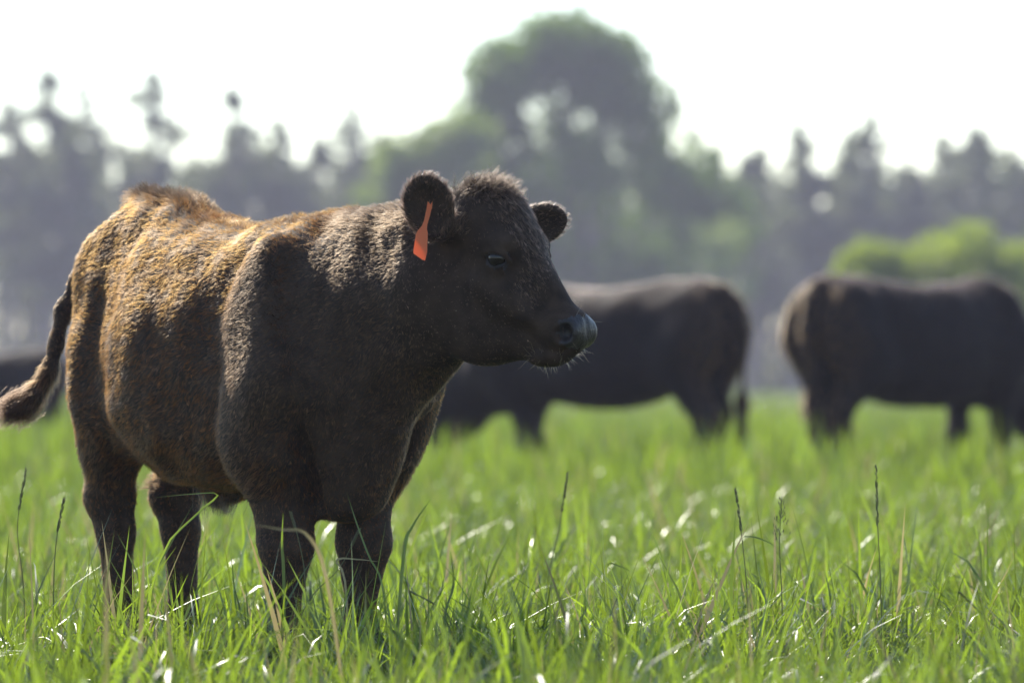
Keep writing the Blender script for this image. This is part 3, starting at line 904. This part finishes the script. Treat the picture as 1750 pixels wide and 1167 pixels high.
# ------------------------------------------------------------------ single stalks and blades in focus
def tubes(segs, sides=6):
    V, Q = [], []
    for a, b, ra, rb in segs:
        a, b = np.array(a, float), np.array(b, float); d = b - a; d /= np.linalg.norm(d) + 1e-9
        u = np.cross(d, (0.3, 0.9, 0.2)); u /= np.linalg.norm(u); v = np.cross(d, u)
        k = len(V)
        for p, rr in ((a, ra), (b, rb)):
            for i in range(sides):
                t = 2 * math.pi * i / sides
                V.append(p + (u * math.cos(t) + v * math.sin(t)) * rr)
        for i in range(sides):
            Q.append((k + i, k + (i + 1) % sides, k + sides + (i + 1) % sides, k + sides + i))
    return np.array(V), np.array(Q)

def spline(pts, n):
    pts = np.array(pts, float); m = len(pts)
    P = np.vstack([2 * pts[0] - pts[1], pts, 2 * pts[-1] - pts[-2]])
    out = []
    for t in np.linspace(0, m - 1.0001, n):
        i = int(t); f = t - i
        a, b, c, d = P[i:i + 4]
        out.append(0.5 * (2 * b + (c - a) * f + (2 * a - 5 * b + 4 * c - d) * f * f + (3 * b - a - 3 * c + d) * f ** 3))
    return np.array(out)

def on_ground(px, d):
    return np.array(((px - 875) * (CAM_D + d) / FPX, d, 0.0))

def ribbon(path, w, r, face):
    n = len(path); V, Q = [], []
    for i, p in enumerate(path):
        t = i / (n - 1)
        tg = path[min(i + 1, n - 1)] - path[max(i - 1, 0)]; tg = tg / (np.linalg.norm(tg) + 1e-9)
        sd = np.cross(tg, face); sd /= np.linalg.norm(sd) + 1e-9
        nn = np.cross(sd, tg)
        ww = w * (0.55 + 0.9 * min(t * 2.5, 1) * 0.5) * max(1 - t ** 3, 0.03)
        V += [p - sd * ww / 2 + nn * ww * 0.18, p, p + sd * ww / 2 + nn * ww * 0.18]
        if i:
            k = 3 * i
            Q += [(k - 3, k - 2, k + 1, k), (k - 2, k - 1, k + 2, k + 1)]
    return np.array(V), np.array(Q)

def set_shade(me, v):
    at = me.attributes.new("shade", 'FLOAT', 'POINT'); at.data.foreach_set("value", np.full(len(me.vertices), v, np.float32))

def hero_blade(pts, d, w, label, seed, mat="grass", base=None):
    r = np.random.RandomState(seed)
    path = [np.array(px_point(x, y, d)) for x, y in pts]
    b = on_ground(base if base is not None else pts[0][0], d)
    path = spline([b] + path, 16) - b
    V, Q = ribbon(path, w, r, np.array((r.normal(0, .4), -0.6, 0.8)))
    me = mesh_np("grass_blade", V, Q); set_shade(me, r.rand())
    o = obj("grass_blade", me, M[mat]); o.location = Vector(b)
    tag(o, label, "grass blade", "long single grass blades")

def hero_stalk(pts, d, label, seed, head=0.3, style="spike", base=None, leaf=None):
    r = np.random.RandomState(seed)
    b = on_ground(base if base is not None else pts[-1][0], d)
    path = spline([b] + [np.array(px_point(x, y, d)) for x, y in pts[::-1]], 22) - b
    root = empty("seeding_grass_stalk", b); tag(root, label, "grass stalk", "tall seeding grass stalks")
    n = len(path)
    V, Q = tubes([(path[i], path[i + 1], 0.0016 - 0.0009 * i / n, 0.0016 - 0.0009 * (i + 1) / n) for i in range(n - 1)], 5)
    me = mesh_np("stalk", V, Q); set_shade(me, 0.3); obj("stalk", me, M["stalk"], root)
    segs = []
    k0 = int(n * (1 - head))
    for i in range(70 if style == "spike" else 46):
        t = r.uniform(k0, n - 1.01); j = int(t); p = path[j] + (path[j + 1] - path[j]) * (t - j)
        up = path[j + 1] - path[j]; up /= np.linalg.norm(up)
        az = r.uniform(0, 6.28); out = np.array((math.cos(az), math.sin(az), 0))
        if style == "spike":
            q = p + out * 0.0022; segs.append((q, q + up * 0.006 + out * 0.001, 0.0013, 0.0004))
        else:
            ln = r.uniform(0.006, 0.022) * (1.15 - (t - k0) / (n - k0)); e = p + out * ln + up * ln * 0.7
            segs.append((p, e, 0.0003, 0.0003)); segs.append((e, e + up * 0.006 + out * 0.001, 0.0014, 0.0004))
    V, Q = tubes(segs, 5)
    me = mesh_np("seed_head", V, Q); set_shade(me, 0.8); obj("seed_head", me, M["stalk"], root)
    if leaf:
        lp = spline([np.array(px_point(x, y, d)) for x, y in leaf], 12) - b
        V, Q = ribbon(lp, 0.007, r, np.array((0.2, -0.5, 0.8)))
        me = mesh_np("leaf", V, Q); set_shade(me, 0.7); obj("leaf", me, M["grass"], root)

def build_heroes():
    hero_stalk([(1257, 835), (1268, 920), (1277, 1020)], -0.25, "upright spike-headed stalk with a pale bent leaf in the open meadow", 1, 0.30, base=1283, leaf=[(1271, 917), (1290, 918), (1312, 926), (1326, 934)])
    hero_stalk([(1336, 848), (1332, 930), (1336, 1020)], -0.2, "stalk with loose branching seeds beside the spike with a bent leaf", 2, 0.34, "panicle", base=1339)
    hero_stalk([(1497, 795), (1500, 900), (1505, 1010)], -0.3, "tallest thin seed spike standing alone in the right of the meadow", 3, 0.36, base=1507)
    hero_stalk([(970, 808), (956, 900), (938, 985)], 1.1, "soft-focus leaning stalk in the meadow below the calf's muzzle", 4, 0.25, base=925)
    hero_stalk([(1640, 1012), (1690, 1060), (1745, 1110)], -0.8, "dark seed stalk leaning far over near the right corner", 5, 0.3, base=1790)
    hero_stalk([(110, 850), (97, 920), (92, 1000)], -0.5, "pale fluffy seed stalk before the calf's near hind leg", 6, 0.3, base=90)
    hero_stalk([(497, 876), (512, 930), (522, 1000)], -0.6, "green seed stalk in front of the calf's near foreleg", 7, 0.22, base=528)
    hero_stalk([(614, 905), (580, 970), (520, 1040)], -0.45, "reddish leaning seed stalk crossing between the calf's forelegs", 8, 0.16, base=470)
    hero_stalk([(702, 1010), (760, 1045), (800, 1110)], -0.9, "dark drooping seed stalk right of the calf's far foreleg", 9, 0.25, base=815)
    hero_stalk([(45, 800), (30, 900), (40, 1000)], 0.3, "thin dark stalk under the calf's tail", 10, 0.25, base=48)
    hero_blade([(272, 960), (330, 885), (372, 846), (330, 844), (264, 850)], -0.45, 0.006, "long blade bent level across the calf's far hind leg", 20, base=215)
    hero_blade([(262, 1000), (292, 930), (330, 862)], -0.4, 0.005, "straight thin blade rising before the calf's far hind leg", 21, base=240)
    hero_blade([(690, 950), (705, 900), (738, 850)], -0.3, 0.009, "broad bright green blade beside the calf's far foreleg", 22, base=670)
    hero_blade([(655, 1010), (630, 950), (608, 890), (593, 842)], -0.5, 0.006, "tall grey-green blade crossing the calf's far foreleg", 23, base=668)
    hero_blade([(590, 1000), (575, 958), (612, 956), (652, 960)], -0.5, 0.008, "pale blade bent level across the calf's far foreleg", 24, "straw", base=600)
    hero_blade([(485, 990), (482, 930), (484, 876)], -0.5, 0.008, "upright green blade before the calf's near foreleg", 25, base=488)
    hero_blade([(560, 1000), (525, 915), (480, 905), (430, 895)], -2.2, 0.009, "blurred yellowish blade across the calf's near knee", 26, "straw", base=600)
    hero_blade([(1040, 1030), (1036, 967), (1060, 968), (1082, 978)], -0.3, 0.007, "small glinting curled blade in the middle of the meadow", 27, base=1046)
    hero_blade([(240, 1010), (225, 960), (200, 910), (160, 985)][:3], -0.5, 0.006, "green blade leaning left before the calf's near hind leg", 28, base=255)
    hero_blade([(760, 1060), (775, 1000), (770, 940)], -0.7, 0.007, "upright blade right of the calf's forelegs", 29, base=755)
build_heroes()

# ------------------------------------------------------------------ trees
M["bark"] = skin_material("pine_bark", (0.30, 0.25, 0.24), (0.16, 0.13, 0.13))
M["needles"] = leaf_material("pine_needles", (0.055, 0.075, 0.035), (0.10, 0.12, 0.055), (0.20, 0.24, 0.08), 0.4, 0.45, 0.5)
M["oak_leaf"] = leaf_material("oak_leaf", (0.045, 0.100, 0.006), (0.09, 0.15, 0.012), (0.30, 0.50, 0.015), 0.5, 0.44, 0.12, 0.4)
M["pale_leaf"] = leaf_material("pale_leaf", (0.07, 0.11, 0.025), (0.12, 0.17, 0.04), (0.36, 0.48, 0.07), 0.4, 0.5, 0.5)
M["bright_leaf"] = leaf_material("bright_leaf", (0.10, 0.15, 0.02), (0.16, 0.21, 0.03), (0.46, 0.57, 0.06), 0.45, 0.5, 0.4)

def cards(r, C, size, flat=0.4):
    """leaf clumps: a small folded pair of quads at each centre"""
    n = len(C)
    a = unit(r.normal(size=(n, 3))); b = unit(np.cross(a, r.normal(size=(n, 3)))); c = np.cross(a, b)
    s = (size * r.uniform(0.6, 1.4, n))[:, None]
    V = np.stack([C - a * s, C + c * s * 0.25 - b * s * 0.5, C + a * s, C + c * s * 0.25 + b * s * 0.5], 1)
    Q = np.arange(4 * n).reshape(n, 4)
    return V.reshape(-1, 3), np.concatenate([Q[:, [0, 1, 2]], Q[:, [0, 2, 3]]])

def crown_obj(name, V, T, mat, parent, r):
    me = mesh_np(name, V, T, False)
    me.materials.append(mat)
    at = me.attributes.new("shade", 'FLOAT', 'POINT'); at.data.foreach_set("value", np.repeat(r.rand(len(V) // 4), 4).astype(np.float32))
    o = bpy.data.objects.new(name, me); COL.objects.link(o); o.parent = parent
    return o

def pine(px, top, d, width, dens, label, seed, start=0.35, lean=0.0, group=None):
    """a pine whose tip shows at picture row top; width in metres, crown from start*height up"""
    r = np.random.RandomState(seed)
    H = CAM_H + (HORIZON - top) * (CAM_D + d) / FPX
    x = (px - 875) * (CAM_D + d) / FPX
    root = empty("pine_tree", (x, d, 0), r.uniform(0, 6.28))
    tag(root, label, "tree", group)
    segs, C = [], []
    bend = lambda z: np.array((lean * H * (z / H) ** 2, 0.02 * H * math.sin(z / H * 3), z))
    zs = np.linspace(0, H * 0.98, 8)
    for a, b in zip(zs[:-1], zs[1:]):
        segs.append((bend(a), bend(b), 0.22 * (1 - a / H) + 0.05, 0.22 * (1 - b / H) + 0.05))
    nb = int(58 * (1 - start) / 0.6)
    for i in range(nb):
        t = r.uniform(start, 0.97); z = t * H
        k = (t - start) / (1 - start)
        ln = min(width * 0.5, 0.12 + 0.46 * (H - z)) * min(1, 0.4 + k * 4) * r.uniform(0.35, 1.3)
        az = r.uniform(0, 6.28)
        e = bend(z) + np.array((math.cos(az) * ln, math.sin(az) * ln, ln * r.uniform(0.0, 0.5)))
        segs.append((bend(z), e, 0.035, 0.012))
        m = int(dens * (4 + ln * 14))
        f = r.uniform(0.3, 1.05, (m, 1))
        C.append(bend(z) * (1 - f) + e * f + r.normal(size=(m, 3)) * np.array((0.22, 0.22, 0.16)) * (0.6 + ln * 0.3))
    m = int(dens * 110)
    t = start + (0.96 - start) * r.rand(m) ** 0.75
    k = (t - start) / (1 - start)
    C.append(np.stack([bend(H * q) for q in t]) + r.normal(size=(m, 3)) * np.minimum(0.20 * width, 0.08 + 0.20 * H * (1 - t))[:, None] * np.array((1, 1, 0.6)))
    m = int(dens * 20)
    C.append(bend(H * 0.965) + r.normal(size=(m, 3)) * np.array((0.16, 0.16, 0.34)))
    tv, tq = tubes(segs)
    obj("trunk", mesh_np("trunk", tv, tq), M["bark"], root)
    V, T = cards(r, np.concatenate(C), 0.22)
    crown_obj("crown", V, T, M["needles"], root, r)
    return root

def broadleaf(name, x, d, lobes, label, seed, mat, leaf, nleaf, trunk_h, trunk_r, cat="tree"):
    """lobes: (dx, dy, z, radius x, radius z, share, hollow)"""
    r = np.random.RandomState(seed)
    root = empty(name, (x, d, 0)); tag(root, label, cat)
    segs = [((0, 0, 0), (0, 0, trunk_h * 0.5), trunk_r * 1.25, trunk_r), ((0, 0, trunk_h * 0.5), (0.1, 0, trunk_h), trunk_r, trunk_r * 0.8)]
    C = []; tot = sum(l[5] for l in lobes)
    for dx, dy, z, rx, rz, sh, hol in lobes:
        c = np.array((dx, dy, z))
        segs.append(((0.1, 0, trunk_h), c * 0.6 + np.array((0, 0, trunk_h * 0.4)), trunk_r * 0.5, trunk_r * 0.3))
        segs.append((c * 0.6 + np.array((0, 0, trunk_h * 0.4)), c, trunk_r * 0.3, trunk_r * 0.12))
        n = int(nleaf * sh / tot); nc = max(6, int(n / 11))
        u = unit(r.normal(size=(nc, 3))) * (hol + (1 - hol) * r.rand(nc, 1) ** 0.5)
        cc = c + u * np.array((rx, rx, rz))
        for q in cc[:: max(1, nc // 7)]: segs.append((c, q, trunk_r * 0.10, trunk_r * 0.03))
        k = r.randint(0, nc, n)
        C.append(cc[k] + r.normal(size=(n, 3)) * (0.11 * rx))
    tv, tq = tubes(segs, 7)
    obj("trunk", mesh_np("trunk", tv, tq), M["bark"], root)
    V, T = cards(r, np.concatenate(C), leaf)
    crown_obj("crown", V, T, M[mat], root, r)
    return root

def build_trees():
    P = [ # px, top row, depth, width, density, start, lean, label
        (12, 165, 288, 4.6, 1.6, 0.4, 0, "ragged dark pine at the far left edge of the treeline"),
        (76, 112, 292, 3.2, 2.2, 0.3, 0.0, "slender tall pine with a small bushy tip above the calf's tail"),
        (150, 128, 300, 3.8, 1.3, 0.35, 0, "thin see-through pine between two taller tips at the left"),
        (120, 225, 286, 4.6, 1.8, 0.3, 0, "low dense pine above the calf's rump at the left"),
        (254, 112, 296, 4.2, 1.5, 0.35, 0, "tall airy pine with sparse crown above the calf's rump"),
        (392, 142, 284, 4.4, 2.2, 0.3, 0, "dense pointed pine standing out above the calf's back"),
        (475, 200, 287, 5.0, 1.9, 0.3, 0, "broad dark pine just right of the dense pointed one"),
        (545, 228, 290, 4.2, 1.4, 0.35, 0, "medium pine above the middle of the calf's back"),
        (604, 168, 300, 3.0, 0.7, 0.5, 0, "faint thin pine tip left of the big oak"),
        (655, 232, 289, 4.2, 1.8, 0.3, 0, "short dark pine touching the oak's pale left side"),
        (1290, 262, 292, 4.0, 1.5, 0.3, 0, "low pine in the dip right of the big oak"),
        (1362, 205, 286, 4.4, 2.1, 0.3, 0, "dense cone-shaped pine above the gap between the two cows"),
        (1478, 186, 292, 3.2, 1.6, 0.4, 0.02, "tall leaning pine with a tufted tip above the right cow's rump"),
        (1452, 262, 288, 4.2, 1.7, 0.35, 0, "lower bushy pine at the foot of the leaning one"),
        (1562, 285, 290, 4.8, 1.6, 0.3, 0, "low rounded pine above the right cow's back"),
        (1668, 212, 288, 4.6, 1.5, 0.4, 0, "feathery tall pine near the right edge"),
        (1742, 268, 290, 4.4, 1.5, 0.3, 0, "low pine at the far right edge of the treeline"),
    ]
    for i, (px, top, d, w, de, st, le, lb) in enumerate(P):
        pine(px, top, d, w, de, lb, 400 + i, st, le)
    s = (CAM_D + 250) / FPX
    zz = lambda y: CAM_H + (HORIZON - y) * s
    X = lambda px: (px - 985) * s
    lob = [(X(960), 0, zz(75), 2.3, 1.5, 1.0, 0.3), (X(1040), 0.5, zz(110), 2.1, 1.7, 0.8, 0.1), (X(870), -0.5, zz(130), 2.2, 1.7, 1.0, 0.25), (X(1095), 0, zz(190), 1.8, 2.0, 0.75, 0.1),
           (X(840), 0, zz(210), 2.0, 1.9, 0.9, 0.2), (X(970), 0, zz(235), 2.3, 1.8, 0.42, 0.0), (X(980), 0, zz(150), 1.8, 1.6, 0.36, 0.0), (X(1050), 0, zz(170), 1.6, 1.5, 0.26, 0.0), (X(1010), -1, zz(300), 2.6, 2.0, 0.6, 0.1), (X(1160), 0, zz(310), 2.2, 1.9, 0.8, 0.2), (X(1220), 0.5, zz(370), 2.0, 2.2, 0.8, 0.2), (X(880), 0, zz(340), 2.4, 2.2, 0.9, 0.2),
           (X(760), 0, zz(400), 2.6, 2.4, 0.9, 0.1), (X(960), 0, zz(440), 2.8, 2.4, 0.9, 0.1), (X(1100), 0, zz(450), 2.4, 2.2, 0.8, 0.1)]
    broadleaf("oak_tree", (985 - 875) * s, 250, lob, "great round-crowned oak rising above the treeline in the centre", 500, "oak_leaf", 0.20, 25000, 4.0, 0.42)
    s = (CAM_D + 240) / FPX
    zz = lambda y: CAM_H + (HORIZON - y) * s
    X = lambda px: (px - 715) * s
    broadleaf("leafy_tree", (715 - 875) * s, 240, [(X(750), 0, zz(275), 1.7, 1.6, 1, 0.1), (X(690), 0, zz(300), 1.6, 1.7, 0.9, 0.1), (X(790), 0.4, zz(240), 1.4, 1.4, 0.7, 0.1), (X(655), 0, zz(370), 1.5, 1.8, 0.8, 0.1),
              (X(730), 0, zz(390), 1.9, 2.0, 0.9, 0.1), (X(700), 0, zz(480), 1.9, 2.0, 0.7, 0.1)], "lower pale green tree leaning against the oak's left side", 505, "pale_leaf", 0.18, 8000, 2.5, 0.2)
    SD, SK = 125, (CAM_D + 125) / (CAM_D + 190)
    s = (CAM_D + SD) / FPX
    zz = lambda y: CAM_H + (HORIZON - y) * s
    for nm, px, seed, lob, lb in (("leafy_shrub", 1640, 510, [(0, 0, zz(450), 1.7, 1.1, 1, 0.1), (1.5, 0.4, zz(480), 1.4, 1.1, 0.7, 0.1), (-0.9, 0, zz(500), 1.4, 1.1, 0.7, 0.1), (2.6, 0, zz(470), 1.2, 1.2, 0.5, 0.1)], "bright yellow-green shrub behind the right cow's back"),
                                  ("leafy_shrub", 1492, 511, [(0, 0, zz(470), 1.1, 0.9, 1, 0.1), (0.7, 0.2, zz(510), 1.1, 1.0, 0.8, 0.1)], "smaller yellow-green shrub above the right cow's rump"),
                                  ("leafy_shrub", 1232, 512, [(0, 0, zz(420), 0.9, 0.9, 0.7, 0.1), (0.2, 0.2, zz(480), 1.1, 1.0, 0.6, 0.1)], "pale green sapling below the oak, above the middle cow's rump")):
        if seed == 512:
            SD, SK, s = 238, 1.2, (CAM_D + 238) / FPX
            zz = lambda y: CAM_H + (HORIZON - y) * s
            lob = [(l[0], l[1], CAM_H + (l[2] - CAM_H) * (CAM_D + 238) / (CAM_D + 125), l[3], l[4], l[5], l[6]) for l in lob]
        broadleaf(nm, (px - 875) * s, SD, [(l[0] * SK, l[1] * SK, l[2], l[3] * SK * 1.2, l[4] * SK * 1.15, l[5], l[6]) for l in lob], lb, seed, "bright_leaf" if seed < 512 else "pale_leaf", 0.11, 3600 if seed < 512 else 1500, 1.2, 0.07, "shrub")
    # the wood behind, one mass: trunks, boughs, undergrowth
    r = np.random.RandomState(77)
    segs, C = [], []
    for i in range(560):
        d = r.uniform(293, 345); x = r.uniform(-1, 1) * 50
        px = 875 + x * FPX / (CAM_D + d)
        H = r.uniform(9.6, 13.4) * (1.0 if px > 620 else 1.02)
        segs.append(((x, d, 0), (x + r.normal(0, 0.15), d, H), 0.15, 0.03))
        m = 190
        t = r.beta(2.2, 1.3, m)
        z = H * (0.30 + 0.72 * t)
        rad_ = 1.5 * (1.1 - t) ** 0.7
        az = r.uniform(0, 6.28, m)
        C.append(np.stack([x + np.cos(az) * rad_ * r.rand(m), d + np.sin(az) * rad_ * r.rand(m), z + r.normal(0, 0.2, m)], 1))
    m = 22000
    C.append(np.stack([r.uniform(-52, 52, m), r.uniform(291, 340, m), np.abs(r.normal(0, 2.2, m))], 1))
    m = 16000
    C.append(np.stack([r.uniform(-58, 58, m), r.uniform(340, 372, m), r.uniform(0, 1, m) ** 0.8 * 10.5], 1))
    tv, tq = tubes(segs, 5)
    root = empty("pine_wood", (0, 0, 0)); tag(root, "hazy mass of pine wood along the far edge of the meadow", "wood", kind="stuff")
    a = obj("trunks", mesh_np("wood_trunks", tv, tq), M["bark"], root); a["kind"] = "stuff"
    V, T = cards(r, np.concatenate(C), 0.30)
    b = crown_obj("foliage", V, T, M["needles"], root, r); b["kind"] = "stuff"
build_trees()

# ------------------------------------------------------------------ haze
def build_haze():
    m, nt, out = nmat("haze_air")
    v = nt.nodes.new("ShaderNodeVolumePrincipled")
    v.inputs["Color"].default_value = (0.80, 0.78, 1.0, 1)
    v.inputs["Density"].default_value = 0.00047
    v.inputs["Anisotropy"].default_value = 0.3
    nt.links.new(v.outputs[0], out.inputs["Volume"])
    a, z0, z1 = 950.0, -1.5, 22.0
    vs = [(x, y, z) for z in (z0, z1) for x, y in ((-a, -a), (a, -a), (a, a), (-a, a))]
    fs = np.array([(3, 2, 1, 0), (4, 5, 6, 7), (0, 1, 5, 4), (1, 2, 6, 5), (2, 3, 7, 6), (3, 0, 4, 7)])
    o = obj("haze", mesh_np("haze", vs, fs, False), m)
    tag(o, "thin pale haze over the meadow", "haze", kind="stuff")
build_haze()
